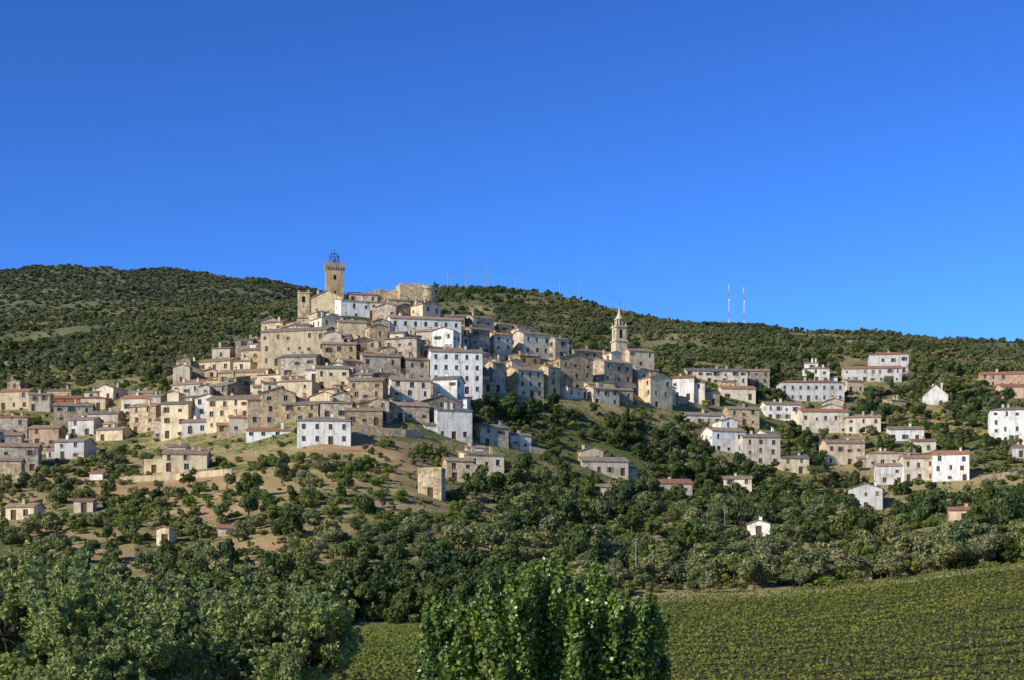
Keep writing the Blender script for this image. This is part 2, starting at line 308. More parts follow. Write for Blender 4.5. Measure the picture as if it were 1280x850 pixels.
def put(name,x,y,z,W,D,Ht,yaw,roof,col,**k):
    yr=math.radians(yaw); P=Parts(); extra=k.pop('extra',.55); rm=k.pop('rm',None) or R.choices(RM,[.56,.28,.16])[0]
    zg=min(float(H(x-W/2,y-D/2)),float(H(x+W/2,y-D/2)),float(H(x,y))); fd=max(3,z-zg+3)
    block(P,W,D,Ht,roof,WM[col],rm,fd=fd,**k)
    c2=lambda: WM[R.choice([col,col,'stone','beige','cream','grey'])] if col!='white' else WM[R.choice(['white','white','beige'])]
    if R.random()<extra and W>6:   # lean-to annexe on one side
        sx=R.choice([-1,1]); w=R.uniform(2.5,4.2); P.setM(Matrix.Translation((sx*(W/2+w/2-.02),D*R.uniform(-.12,.12),0))); block(P,w,D*.7,Ht*R.uniform(.4,.8),R.choice(['shed','gx']),c2(),rm,fd=fd,dens=.5,door=False,chim=False)
    if R.random()<extra*.8 and W>7:   # raised rear wing
        w=W*R.uniform(.35,.6); P.setM(Matrix.Translation((R.choice([-1,1])*(W-w)*.38,D*.4,0))); block(P,w,D*.75,Ht+R.uniform(1.5,3.6),R.choice(['gx','gy','shed']),c2(),R.choice(RM[:2]),fd=fd,dens=.6,door=False)
    nm={'white':'white_house','stone':'stone_house','grey':'stone_house','peach':'peach_house','red':'red_house'}.get(col,'plastered_house')
    P.done(name or nm,(x,y,z),yr); HS.append((x,y,W/2*abs(math.cos(yr))+D/2*abs(math.sin(yr)),W/2*abs(math.sin(yr))+D/2*abs(math.cos(yr))))
def house(u0,u1,vt,vb,yaw,roof,col,name=None,y=None,**k):
    uc=(u0+u1)/2
    if y is None: y=hit(uc,vb)
    px=y/F; app=(u1-u0)*px; Ht=max(2.6,(vb-vt)*px); z=(VH-vb)*px
    D=min(max(app*.75,4.5),10)*R.uniform(.9,1.05)
    if app<2.2: D=app
    s=abs(math.sin(math.radians(yaw)));c=math.cos(math.radians(yaw)); W=max((app-D*s)/c,app*.5)
    k.setdefault('extra',.3); SR.append((u0,u1,vt,vb,y))
    put(name,(uc-640)*px,y+(D*c+W*s)/2,z,W,D,Ht,yaw,roof,col,**k)
SR=[]
reg=dict(regular=True,dens=1,extra=0)
S=[ # core, top down
(480,576,391,436,12,'gx','white','palazzo',dict(regular=True,dens=1,extra=0)),(533,603,433,492,8,'gx','white',None,reg),
(323,418,405,455,-14,'gx','cream',None,dict(dens=.9,extra=0)),(325,362,398,425,-20,'gx','stone',None,{}),(418,458,398,428,10,'gx','cream',None,{}),(455,484,404,438,20,'gy','stone',None,{}),
(576,612,407,444,32,'gx','grey',None,{}),(604,640,413,450,30,'gx','beige',None,{}),(638,690,411,456,28,'gx','beige',None,dict(dens=.9)),(684,712,420,462,30,'gx','grey',None,{}),
(605,632,450,490,32,'gx','grey',None,{}),(628,680,456,496,30,'gx','cream',None,{}),(683,742,440,488,25,'gy','stone',None,{}),(700,760,432,470,30,'gx','grey',None,{}),
(736,792,446,490,32,'gx','grey',None,{}),(728,775,480,507,25,'gx','beige',None,{}),(795,842,466,510,30,'gy','cream',None,{}),(838,872,468,500,-10,'gx','white',None,{}),
(437,482,470,512,-6,'gx','stone',None,{}),(482,538,468,510,10,'gx','beige',None,{}),(345,398,470,502,-12,'hip','cream',None,{}),(392,436,455,487,5,'gx','cream',None,{}),
(255,352,490,535,-12,'gx','cream',None,dict(dens=.8,extra=0)),(320,368,484,532,12,'gy','stone',None,{}),(270,340,458,494,-14,'gx','ochre',None,{}),(246,300,444,476,-18,'gx','cream',None,{}),
(200,240,500,548,-10,'gx','cream',None,{}),(160,204,502,542,-16,'gx','stone',None,{}),(212,262,474,507,-20,'gx','beige',None,{}),(350,400,440,472,-8,'gx','grey',None,{}),(400,445,425,457,5,'gx','stone',None,{}),
(445,500,438,472,12,'gx','grey',None,{}),(500,536,445,478,18,'gx','grey',None,{}),(300,345,432,462,-12,'gx','stone',None,{}),(352,400,500,527,-4,'gx','stone',None,{}),(398,440,498,524,4,'shed','grey',None,{}),(430,478,508,532,2,'gx','stone',None,{}),
(368,438,518,556,4,'hip','white',None,dict(regular=True,dens=1,rm=RM[1],extra=0)),(306,368,530,547,2,'shed','white',None,{}),(480,536,500,526,15,'gx','grey',None,{}),(537,590,505,549,14,'shed','white',None,dict(dens=.4)),(588,636,528,558,22,'gx','grey',None,{}),(630,664,540,562,18,'gx','beige',None,{}),
(580,605,556,578,10,'gx','beige',None,{}),(522,556,584,622,-10,'flat','stone',None,dict(extra=0)),(552,592,571,602,12,'gx','stone',None,{}),(572,630,560,603,18,'shed','cream',None,{}),
# left
(200,258,560,590,4,'gx','cream',None,{}),(180,204,574,592,0,'flat','cream',None,{}),(195,216,658,682,-10,'gy','cream',None,dict(chim=False)),(268,292,656,671,10,'shed','beige',None,dict(chim=False)),(5,48,628,650,-10,'gx','cream',None,dict(extra=0)),(92,116,622,641,0,'shed','beige',None,dict(chim=False)),(112,128,590,600,0,'shed','white',None,dict(chim=False)),
(-2,40,484,512,-8,'gx','cream',None,{}),(34,62,490,514,5,'gx','beige',None,{}),(62,114,501,528,8,'gx','grey',None,{}),(108,150,512,534,-5,'gx','beige',None,{}),(35,76,530,558,-5,'gx','peach',None,{}),(66,112,546,574,-12,'gx','white',None,{}),(-5,46,552,590,8,'gx','grey',None,{}),(-5,26,572,604,5,'gx','stone',None,{}),
(84,122,520,545,-10,'gx','white',None,{}),(150,210,491,514,-6,'gx','beige',None,{}),(0,34,518,550,0,'hip','grey',None,{}),(118,160,532,552,-14,'gx','cream',None,{}),(60,100,493,510,0,'gx','red',None,dict(rm=RM[2])),
# right
(856,935,458,480,4,'gx','beige',None,dict(rm=RM[1],extra=0)),(930,962,460,482,0,'gx','grey',None,{}),(975,1056,473,502,2,'hip','white',None,reg),(1004,1042,456,478,-10,'hip','white',None,{}),(1056,1130,455,478,-5,'gx','white',None,dict(rm=RM[2],extra=0)),(1088,1140,438,466,-8,'hip','white',None,dict(rm=RM[2],extra=0)),
(1155,1192,480,508,-15,'gy','white',None,dict(rm=RM[2],pitch=.9,extra=0)),(1228,1285,462,484,-8,'gx','peach',None,dict(rm=RM[2])),(1252,1300,478,498,0,'gx','peach',None,dict(rm=RM[2])),(1240,1300,506,552,-12,'hip','white',None,dict(dens=.9)),
(880,934,532,566,16,'gx','white',None,{}),(924,976,540,582,6,'gx','beige',None,dict(dens=.9)),(850,906,513,532,10,'gx','beige',None,{}),(906,950,506,532,8,'gx','stone',None,{}),(954,1002,500,526,5,'gx','white',None,{}),(1000,1062,509,542,4,'gx','beige',None,{}),(1058,1104,516,542,-5,'gx','beige',None,{}),
(1112,1158,531,552,-5,'gx','white',None,{}),(1030,1082,548,582,5,'gx','cream',None,{}),(1084,1128,562,584,-5,'hip','beige',None,{}),(1168,1220,561,602,-12,'gx','white',None,dict(rm=RM[2],extra=0)),(1096,1134,578,606,-5,'gx','white',None,{}),(1062,1112,604,637,-14,'gy','white',None,dict(dens=.4)),(1130,1170,568,602,0,'gx','beige',None,{}),
(1188,1226,633,654,-10,'gx','peach',None,dict(rm=RM[2])),(935,972,650,670,-20,'gy','white',None,dict(dens=.3)),(1079,1090,700,726,0,'flat','stone','stone_pillar_shrine',dict(dens=0,door=False,extra=0)),(802,866,597,618,5,'gx','beige',None,{}),(730,764,604,626,8,'gx','beige',None,{}),(720,786,569,594,10,'gx','beige',None,{}),(905,942,594,618,-5,'gx','beige',None,{}),(974,1012,568,592,5,'gx','cream',None,{}),
(1140,1170,548,566,0,'gx','beige',None,{}),(1210,1240,640,652,0,'shed','beige',None,{}),(868,900,486,506,10,'gx','grey',None,{}),(900,945,480,500,4,'gx','beige',None,{}),
]
for s in S:
    k=dict(s[8]); nm=s[7]; house(*s[:7],name=nm,**k)
# ---- castle group (one object each)
def gp(u,v,y): return ((u-640)*y/F,y,(VH-v)*y/F)
px=596/F; st=WM['stone']; cr=WM['cream']
def tr(P,x,y,z,yaw=0): P.setM(Matrix.Translation((x,y,z))@Matrix.Rotation(math.radians(yaw),4,'Z'))
# tower
P=Parts(); Wt=26*px*.84; ht=(392-336)*px
for (o,dx,nr) in (((-Wt/2,-Wt/2),(1,0),(0,-1)),((Wt/2,-Wt/2),(0,1),(1,0)),((Wt/2,Wt/2),(-1,0),(0,1)),((-Wt/2,Wt/2),(0,-1),(-1,0))):
    facade(P,o,dx,nr,Wt,-8,ht,[(Wt/2-.5,Wt/2+.5,ht-4.2,ht-2.6,'void'),(Wt/2-.35,Wt/2+.35,ht-9,ht-8,'void')],WM['ochre'])
for i in range(-3,4):
    for s in (-1,1):
        a=i*Wt/7; P.w.box(a-.18,a+.18,s*(Wt/2+.15)-.18,s*(Wt/2+.15)+.18,ht-.7,ht,st); P.w.box(s*(Wt/2+.15)-.18,s*(Wt/2+.15)+.18,a-.18,a+.18,ht-.7,ht,st)
o_=Wt/2+.35; P.w.box(-o_,o_,-o_,o_,ht,ht+.8,st)
for i in range(5):
    a=-o_+.45+i*(2*o_-.9)/4
    for s in (-1,1):
        P.w.box(a-.42,a+.42,s*(o_-.2)-.2,s*(o_-.2)+.2,ht+.8,ht+1.9,st)
        if 0<i<4: P.w.box(s*(o_-.2)-.2,s*(o_-.2)+.2,a-.42,a+.42,ht+.8,ht+1.9,st)
zc=ht+.8; r=1.7
for k in range(8):
    a=math.pi*k/4; c_,s_=math.cos(a),math.sin(a); P.r.tube((r*c_,r*s_,zc),(r*c_,r*s_,zc+3.2),.09,.09,5,IRON)
    pts=[(r*math.cos(b)*c_,r*math.cos(b)*s_,zc+3.2+1.5*math.sin(b)) for b in np.linspace(0,math.pi/2,5)]
    for p_,q_ in zip(pts[:-1],pts[1:]): P.r.tube(p_,q_,.08,.08,5,IRON)
    for hh in (1.6,3.2): a2=a+math.pi/4; P.r.tube((r*c_,r*s_,zc+hh),(r*math.cos(a2),r*math.sin(a2),zc+hh),.08,.08,5,IRON)
P.r.rev(0,0,[(.02,zc+2.9),(.35,zc+2.8),(.45,zc+2.2),(.75,zc+1.7),(.75,zc+1.6)],10,IRON); P.r.tube((0,0,zc+4.6),(0,0,zc+6.3),.07,.04,5,IRON); P.r.tube((-.4,0,zc+5.7),(.4,0,zc+5.7),.05,.05,5,IRON)
P.done('castle_tower',gp(418,392,600),math.radians(10))
# castle
P=Parts(); b0=gp(490,398,600); bx=lambda u:(u-490)*px
def blk(u0,u1,vt,vb,dy,yaw,roof,mat,**k):
    W=(u1-u0)*px; tr(P,bx((u0+u1)/2),dy,(398-vb)*px,yaw); block(P,W,k.pop('D',7),(vb-vt)*px,roof,mat,RM[0],fd=10,**k)
blk(434,470,364,400,3,8,'gx',st,dens=.5); blk(466,500,361,400,5,10,'flat',st,dens=.5); blk(497,526,355,400,2,14,'flat',st,dens=.4,D=8); blk(440,486,378,402,-4,8,'shed',WM['beige'],dens=.6); blk(484,530,376,400,-3,12,'gx',st,dens=.4)
blk(508,518,352,362,5,14,'flat',st,dens=0,D=3,door=False)
tr(P,bx(533),2,0); P.w.rev(0,0,[(3.9,-8),(3.3,4),(3.0,(398-362)*px),(3.35,(398-361)*px),(3.35,(398-357)*px),(2.9,(398-357)*px),(2.9,(398-359)*px),(0.01,(398-359)*px)],20,st)
P.setM(Matrix.Identity(4)); P.done('castle',b0)
# church on the summit
P=Parts(); b0=gp(404,410,588); tr(P,(8)*px,3,0,-6); block(P,40*px,12,(410-366)*px,'gy',cr,RM[0],fd=8,dens=.25,pitch=.45)
tr(P,(-23)*px,1,0,-6); w=15*px; h=(410-368)*px
for (o,dx,nr) in (((-w/2,-w/2),(1,0),(0,-1)),((w/2,-w/2),(0,1),(1,0)),((w/2,w/2),(-1,0),(0,1)),((-w/2,w/2),(0,-1),(-1,0))):
    facade(P,o,dx,nr,w,-8,h,[(w/2-.6,w/2+.6,h-3,h-1,'void')],st)
P.w.box(-w/2-.2,w/2+.2,-w/2-.2,w/2+.2,h,h+.4,st)
for i,j in ((-1,-1),(1,-1),(-1,1),(1,1)): P.w.box(i*w*.4-.3,i*w*.4+.3,j*w*.4-.3,j*w*.4+.3,h+.4,h+1.1,st)
P.done('hilltop_church',b0)
# parish church with baroque bell tower
yb=612; pb=yb/F; P=Parts(); b0=gp(774,470,yb)
w=18*pb*.85; h1=(470-428)*pb; h2=(470-410)*pb
tr(P,0,0,0,20); P.w.box(-w/2,w/2,-w/2,w/2,-8,h1,cr); P.w.box(-w/2-.3,w/2+.3,-w/2-.3,w/2+.3,h1+.003,h1+.5,SILL)
wb=w*.9
for (o,dx,nr) in (((-wb/2,-wb/2),(1,0),(0,-1)),((wb/2,-wb/2),(0,1),(1,0)),((wb/2,wb/2),(-1,0),(0,1)),((-wb/2,wb/2),(0,-1),(-1,0))):
    facade(P,o,dx,nr,wb,h1+.5,h2,[(wb/2-.65,wb/2+.65,h1+1.2,h2-.9,'void')],cr)
P.w.box(-wb/2-.35,wb/2+.35,-wb/2-.35,wb/2+.35,h2,h2+.45,SILL)
for i in (-1,1):
    for j in (-1,1): P.w.rev(i*wb*.45,j*wb*.45,[(.28,h2+.45),(.3,h2+1.0),(.12,h2+1.2),(.02,h2+2.0)],8,SILL)
z=h2+.45
for k in range(8):
    a=math.pi*(k+.5)/4; P.w.box(1.3*math.cos(a)-.22,1.3*math.cos(a)+.22,1.3*math.sin(a)-.22,1.3*math.sin(a)+.22,z,z+2.3,cr)
P.w.rev(0,0,[(1.0,z),(1.0,z+2.3)],8,GL_VOID,.5)  # dark core painted in for the shade between lantern piers
P.w.rev(0,0,[(.01,z+2.3),(1.8,z+2.3),(1.8,z+2.6),(1.35,z+2.75),(1.2,z+3.2),(.8,z+3.6),(.62,z+4.2),(.66,z+4.5),(.42,z+4.9),(.24,z+5.8),(.1,z+6.6),(.24,z+6.8),(.24,z+7.0),(.02,z+7.2)],12,cr)
P.w.tube((0,0,z+7.2),(0,0,z+8.6),.05,.05,4,IRON); P.w.tube((-.35,0,z+8.1),(.35,0,z+8.1),.05,.05,4,IRON)
tr(P,18*pb,4,0,20); block(P,34*pb,15,(470-432)*pb,'gx',cr,RM[0],fd=8,dens=.5)
tr(P,-8*pb,6,0,20); block(P,26*pb,10,(470-437)*pb,'gx',WM['grey'],RM[1],fd=8,dens=.5)
tr(P,36*pb,2,-3,20); block(P,16*pb,9,(470-448)*pb,'gx',st,RM[0],fd=8,dens=.5)
P.done('parish_church',b0)
for u,v,rx,ry,y in ((418,392,4,4,600),(490,398,16,8,602),(404,410,9,8,592),(780,470,12,9,615)): HS.append(((u-640)*y/F,y,rx,ry))
SR+=[(374,432,366,404,588),(434,543,358,396,596),(755,812,430,466,606)]
# ---- infill houses
def inpoly(u,v,P_):
    c=False
    for i in range(len(P_)):
        (a,b),(d,e)=P_[i],P_[i-1]
        if (b>v)!=(e>v) and u<(d-a)*(v-b)/(e-b)+a: c=not c
    return c
ZN=[([(200,545),(212,500),(260,468),(315,440),(335,420),(400,408),(570,418),(640,440),(740,462),(820,478),(850,505),(800,512),(700,498),(600,498),(536,535),(440,530),(360,530),(300,545)],2600,.70,.74),
    ([(-60,500),(200,500),(200,540),(112,555),(60,575),(-60,590)],200,1.35,1.2),([(845,478),(960,482),(1130,482),(1140,560),(1060,590),(970,572),(870,545)],120,1.9,1.7),([(1130,470),(1400,480),(1400,600),(1230,610),(1150,560)],30,2.6,2.4)]
for poly,n,kx,ky in ZN:
    us=[p[0] for p in poly]; vs=[p[1] for p in poly]
    for i in range(n):
        u=R.uniform(min(us),max(us)); v=R.uniform(min(vs),max(vs))
        if not inpoly(u,v,poly): continue
        y=hit(u,v); x=(u-640)*y/F; W=R.uniform(5,11.5);D=R.uniform(6,9); Ht=R.uniform(5,12) if kx<1 else R.uniform(4.0,6.5)
        if any(abs(x-h[0])<(W/2+h[2])*kx and abs(y+D/2-h[1])<(D/2+h[3])*ky for h in HS): continue
        ok=False
        for tr_ in (Ht,4.6,3.2):
            a0,a1,t0,t1=u-W/2*F/y,u+W/2*F/y,v-tr_*F/y,v
            bad=any(y<q[4]+1 and max(0,min(a1,q[1])-max(a0,q[0]))*max(0,min(t1,q[3])-max(t0,q[2]))>.20*(q[1]-q[0])*(q[3]-q[2]) for q in SR)
            if not bad: ok=True; Ht=tr_; break
        if not ok: continue
        yaw=R.uniform(-38,16) if u<400 else (R.uniform(-18,38) if u<580 else (R.uniform(8,48) if u<850 else R.uniform(-22,22)))
        col=R.choices(['cream','stone','grey','white','beige','ochre'],[.22,.30,.18,.11,.16,.03] if u<850 else [.2,.10,.12,.31,.27,0])[0]
        put(None,x,y+D/2,float(H(x,y)),W,D,Ht,yaw,R.choice(['gx','gx','gy','gy','shed','hip']),col)
print('houses',len(HS))
# ---- retaining walls
def wall(pts,h,mat,name='retaining_wall',t=.5):
    B=MB(); W_=[]
    for (u0,v0),(u1,v1) in zip(pts[:-1],pts[1:]):
        for k in range(8):
            u=u0+(u1-u0)*k/8;v=v0+(v1-v0)*k/8; y=hit(u,v); W_.append(((u-640)*y/F,y))
    for (xa,ya),(xb,yb_) in zip(W_[:-1],W_[1:]):
        za=float(H(xa,ya));zb=float(H(xb,yb_)); d=Vector((xb-xa,yb_-ya,0)); 
        if d.length<.2: continue
        n=Vector((d.y,-d.x,0)).normalized()*t/2; a=Vector((xa,ya,0));b=Vector((xb,yb_,0))
        q=[a+n,b+n,b-n,a-n]; zt=[za+h,zb+h,zb+h,za+h]; T=[Vector((p.x,p.y,z_)) for p,z_ in zip(q,zt)]; Bm=[Vector((p.x,p.y,z_-h-2)) for p,z_ in zip(q,zt)]
        B.poly(T,mat)
        for i in range(4): j=(i+1)%4; B.poly([Bm[i],Bm[j],T[j],T[i]],mat)
    B.obj(name)
wall([(150,603),(220,600),(300,592)],1.4,WM['cream']); wall([(1000,668),(1060,664),(1130,672)],1.6,WM['beige']); wall([(440,542),(490,545),(535,548)],2,WM['stone']); wall([(0,646),(60,628)],1.3,WM['stone']); wall([(640,560),(700,572)],1.5,WM['grey']); wall([(1225,600),(1300,590)],1.2,WM['grey']); wall([(820,700),(885,692)],.9,WM['white'],'road_parapet')
# ------------------------------------------------------------------ vegetation
def leaves(c,nr,size,asp,rng):
    n=len(c); r=rng.normal(size=(n,3)); t1=np.cross(nr,r); t1/=np.linalg.norm(t1,axis=1,keepdims=True)+1e-9; t2=np.cross(nr,t1)
    s=size*(.6+.8*rng.random((n,1))); a=t1*s; b=t2*s*asp
    co=np.stack([c-a,c-b*.9+a*.1,c+a,c+b*.9+a*.1],1).reshape(-1,3); q=np.arange(n*4).reshape(n,4); return co,q
def crown_pts(blobs,n,rng,jit=.7,inner=.6):
    B=np.array(blobs); w=B[:,3]**2; k=rng.choice(len(B),n,p=w/w.sum()); d=rng.normal(size=(n,3)); d[:,2]+=.25; d/=np.linalg.norm(d,axis=1,keepdims=True)
    r=B[k,3]*(inner+(1.08-inner)*rng.random(n)**.6); c=B[k,:3]+d*r[:,None]*np.array([1,1,.85]); nr=d+jit*rng.normal(size=(n,3))*.8; nr/=np.linalg.norm(nr,axis=1,keepdims=True); return c,nr
def tubes_np(segs,n=6):
    co=[];q=[];b=0
    for p,e,r0,r1 in segs:
        p=np.array(p,float);e=np.array(e,float);d=e-p;d/=np.linalg.norm(d)+1e-9;a=np.cross(d,[.3,.9,.1]);a/=np.linalg.norm(a);c=np.cross(d,a)
        for k in range(n):
            t_=2*math.pi*k/n; v=a*math.cos(t_)+c*math.sin(t_); co+=[p+v*r0,e+v*r1]
        for k in range(n): j=(k+1)%n; q.append([b+2*k,b+2*j,b+2*j+1,b+2*k+1])
        b+=2*n
    return np.array(co),np.array(q)
def join(parts):
    co=[];q=[];mi=[];b=0
    for i,(c_,q_) in enumerate(parts): co.append(c_);q.append(q_+b);mi.append(np.full(len(q_),i));b+=len(c_)
    return np.concatenate(co),np.concatenate(q),np.concatenate(mi).astype(np.int32)
def proto(name,kind,mat,n,size,rng):
    bl=[]
    if kind=='tree':
        for i in range(13):
            a=rng.random()*6.28; r=.28*rng.random()**.5; bl.append((r*math.cos(a),r*math.sin(a),.36+.50*rng.random(),.08+.12*rng.random()))
        bl.append((0,0,.55,.22)); tz=.4
    elif kind=='bush':
        for i in range(10):
            a=rng.random()*6.28; r=.38*rng.random()**.5; bl.append((r*math.cos(a),r*math.sin(a),.16+.5*rng.random(),.12+.15*rng.random()))
        tz=.2
    elif kind=='slim':
        for i in range(14): z=.12+.8*i/13; bl.append((.03*rng.normal(),.03*rng.normal(),z,.12*math.sin(math.pi*min(1,(z+.1)*.95))**.6+.03)); 
        tz=.3
    c_,nr=crown_pts(bl,n,rng,.5); L=leaves(c_,nr,size,.7,rng)
    segs=[((0,0,-.08),(0.01,0,tz),.035,.025)]
    for b_ in bl[:5]: segs.append(((0,0,tz*.8),b_[:3],.02,.008))
    co,q,mi=join([L,tubes_np(segs,5)]); me=np_mesh(name,co,q,(mat,BARK)); me.polygons.foreach_set('material_index',mi); return bpy.data.objects.new(name,me)
def coll(name,items):
    c_=bpy.data.collections.new(name)
    for o in items: c_.objects.link(o)
    return c_
def scatter(name,x,y,s,hs,cl,npro,sink=.02):
    n=len(x); z=H(x,y)-sink*s; me=bpy.data.meshes.new(name); me.vertices.add(n); me.vertices.foreach_set('co',np.stack([x,y,z],-1).astype(np.float32).ravel())
    rot=np.zeros((n,3)); rot[:,2]=RG.random(n)*6.28; rot[:,:2]=RG.normal(size=(n,2))*.08; scl=np.stack([s*(.8+.4*RG.random(n)),s*(.8+.4*RG.random(n)),s*hs*(.7+.6*RG.random(n))],-1)
    for nm,ty,a in (('rot','FLOAT_VECTOR',rot),('scl','FLOAT_VECTOR',scl)):
        at=me.attributes.new(nm,ty,'POINT'); at.data.foreach_set('vector',a.astype(np.float32).ravel())
    at=me.attributes.new('pid','INT','POINT'); at.data.foreach_set('value',RG.integers(0,npro,n).astype(np.int32)); me.update()
    o=link(bpy.data.objects.new(name,me)); ng=bpy.data.node_groups.new(name+'_scatter','GeometryNodeTree')
    ng.interface.new_socket('Geometry',in_out='INPUT',socket_type='NodeSocketGeometry'); ng.interface.new_socket('Geometry',in_out='OUTPUT',socket_type='NodeSocketGeometry')
    gi=ng.nodes.new('NodeGroupInput'); go=ng.nodes.new('NodeGroupOutput'); ip=ng.nodes.new('GeometryNodeInstanceOnPoints'); ci=ng.nodes.new('GeometryNodeCollectionInfo')
    ci.inputs['Collection'].default_value=cl; ci.inputs['Separate Children'].default_value=True; ci.inputs['Reset Children'].default_value=True; ip.inputs['Pick Instance'].default_value=True
    def na(nm,ty):
        a=ng.nodes.new('GeometryNodeInputNamedAttribute'); a.data_type=ty; a.inputs['Name'].default_value=nm
        return [q for q in a.outputs if q.enabled and q.name=='Attribute'][0]
    L=ng.links.new; L(gi.outputs[0],ip.inputs['Points']); L(ci.outputs[0],ip.inputs['Instance']); L(na('rot','FLOAT_VECTOR'),ip.inputs['Rotation']); L(na('scl','FLOAT_VECTOR'),ip.inputs['Scale']); L(na('pid','INT'),ip.inputs['Instance Index']); L(ip.outputs[0],go.inputs[0])
    md=o.modifiers.new('scatter','NODES'); md.node_group=ng; print(name,n); return o
rg=np.random.default_rng(5)
C_dark=coll('dark_trees_src',[proto('dark_tree_src%d'%i,'tree' if i<4 else 'bush',LM_dark,1500,.045,rg) for i in range(6)])
C_olive=coll('olive_src',[proto('olive_src%d'%i,'tree' if i<3 else 'bush',LM_olive,1300,.045,rg) for i in range(6)])
C_shrub=coll('shrub_src',[proto('shrub_src%d'%i,'bush',LM_shrub,700,.07,rg) for i in range(5)])
C_bright=coll('bright_src',[proto('bright_src%d'%i,'bush',LM_bright,1000,.05,rg) for i in range(4)])
C_slim=coll('cypress_src',[proto('cypress_src%d'%i,'slim',LM_dark,1000,.045,rg) for i in range(2)])
C_far=coll('far_src',[proto('far_src%d'%i,'bush' if i else 'tree',LM_far,260,.11,rg) for i in range(5)])
C_ridge=coll('ridge_src',[proto('ridge_src%d'%i,'bush',LM_ridge,200,.12,rg) for i in range(3)])
HA=np.array(HS)
def clear(x,y,s,front=14,mar=.9):
    k=np.ones(len(x),bool)
    for i,(hx,hy,rx,ry) in enumerate(HA):
        k&=~((np.abs(x-hx)<rx+s*.35+mar*.3)&(y>hy-ry-s*.4-.5)&(y<hy+ry+s*.35))
        lone=hy<520
        k&=~((np.abs(x-hx)<rx+(1.5 if lone else 0))&(y>hy-ry-(20 if lone else front))&(y<hy)&(s>1.8)&(RG.random(len(x))<(.98 if lone else .90)))
    return k
def cand(n,y0,y1,ulo=-200,uhi=1480):
    y=np.sqrt(RG.random(n)*(y1**2-y0**2)+y0**2); u=ulo+(uhi-ulo)*RG.random(n); x=(u-640)/F*y; return x,y,u,vof(x,y)
G=lambda u,v,pu,pv,su,sv: np.exp(-((u-pu)/su)**2-((v-pv)/sv)**2)
# hillside + town trees
x,y,u,v=cand(17000,270,720); nz=V2.fbm(x/26,y/26,3)
ins=(y<tv(yD,u)+25)
dens=np.where(y<tv(yC,u),np.where(u<560,.22,.27),.15)
dens=dens+.95*G(u,v,720,535,120,50)+.75*G(u,v,850,610,130,45)+.5*G(u,v,620,510,50,25)+.5*G(u,v,950,600,90,40)+.6*G(u,v,480,752,200,25)+.2*G(u,v,1100,710,220,30)+.5*G(u,v,1040,530,150,50)+.5*G(u,v,1220,560,90,70)+.4*G(u,v,120,580,90,20)+.4*G(u,v,60,530,110,20)+.3*G(u,v,250,550,50,12)+.12*np.where(u>850,1,0)+.4*G(u,v,700,690,80,30)+.25*np.where((u<600)&(v>650),1,0)
dd=dryf(u,v,x,y); dens=dens*np.clip(1.0+nz*1.6,0,2.2)*np.where(dd>.46,.28,1)
keep=ins&(RG.random(len(x))<dens*.6); x,y,u,v=[a[keep] for a in (x,y,u,v)]
s=2.3+5.2*RG.random(len(x))**1.2; s=np.where((u<560)&(v<720),s*.78,s); s=np.where((y>tv(yC,u)),s*.85,s)
k=clear(x,y,s); x,y,u,v,s=[a[k] for a in (x,y,u,v,s)]
pd=.22+.65*G(u,v,730,560,170,80)+.5*G(u,v,480,752,170,25)+.3*G(u,v,900,610,100,50)+.2*(u>900)*(v<600); ty=RG.random(len(x))<pd
scatter('hillside_woods',x[ty],y[ty],s[ty]*1.1,1.0,C_dark,6); scatter('olive_grove',x[~ty],y[~ty],s[~ty],.85,C_olive,6)
x,y,u,v=cand(28000,270,700); nz=V3.fbm(x/14,y/14,3); dd=dryf(u,v,x,y)
keep=(y<tv(yD,u)+25)&(RG.random(len(x))<np.clip(.52+.65*nz-.75*np.maximum(dd,0),.05,1)); x,y=x[keep],y[keep]; s=.5+2.6*RG.random(len(x))**1.5; k=clear(x,y,s); scatter('hillside_shrubs',x[k],y[k],s[k],.8,C_shrub,5)
x,y,u,v=cand(4000,270,700); keep=(RG.random(len(x))<.16+G(u,v,460,597,60,20)+G(u,v,690,655,60,20)+G(u,v,600,690,80,30)+.3*(u>850)+.25*((u<560)&(v>620)))&(y<tv(yD,u)); x,y=x[keep],y[keep]; s=RG.uniform(1.6,4.4,len(x)); k=clear(x,y,s); scatter('green_thickets',x[k],y[k],s[k],.8,C_bright,4)
x,y,u,v=cand(90,430,720); s=RG.uniform(5,8,len(x)); k=clear(x,y,s*.4)&(y<tv(yD,u)+25)&(u>500); scatter('cypresses',x[k],y[k],s[k],1.0,C_slim,2)
# hedge belt behind the vineyard
x,y,u,v=cand(260,274,300,-150,1400); s=RG.uniform(2.5,6.5,len(x)); k=~((np.abs(u-1084)<14)); scatter('field_edge_trees',x[k],y[k],s[k],.85,C_olive,6)
x,y,u,v=cand(120,268,292,380,640); s=RG.uniform(5,7.5,len(x)); scatter('field_edge_oaks',x,y,s,.9,C_dark,6)
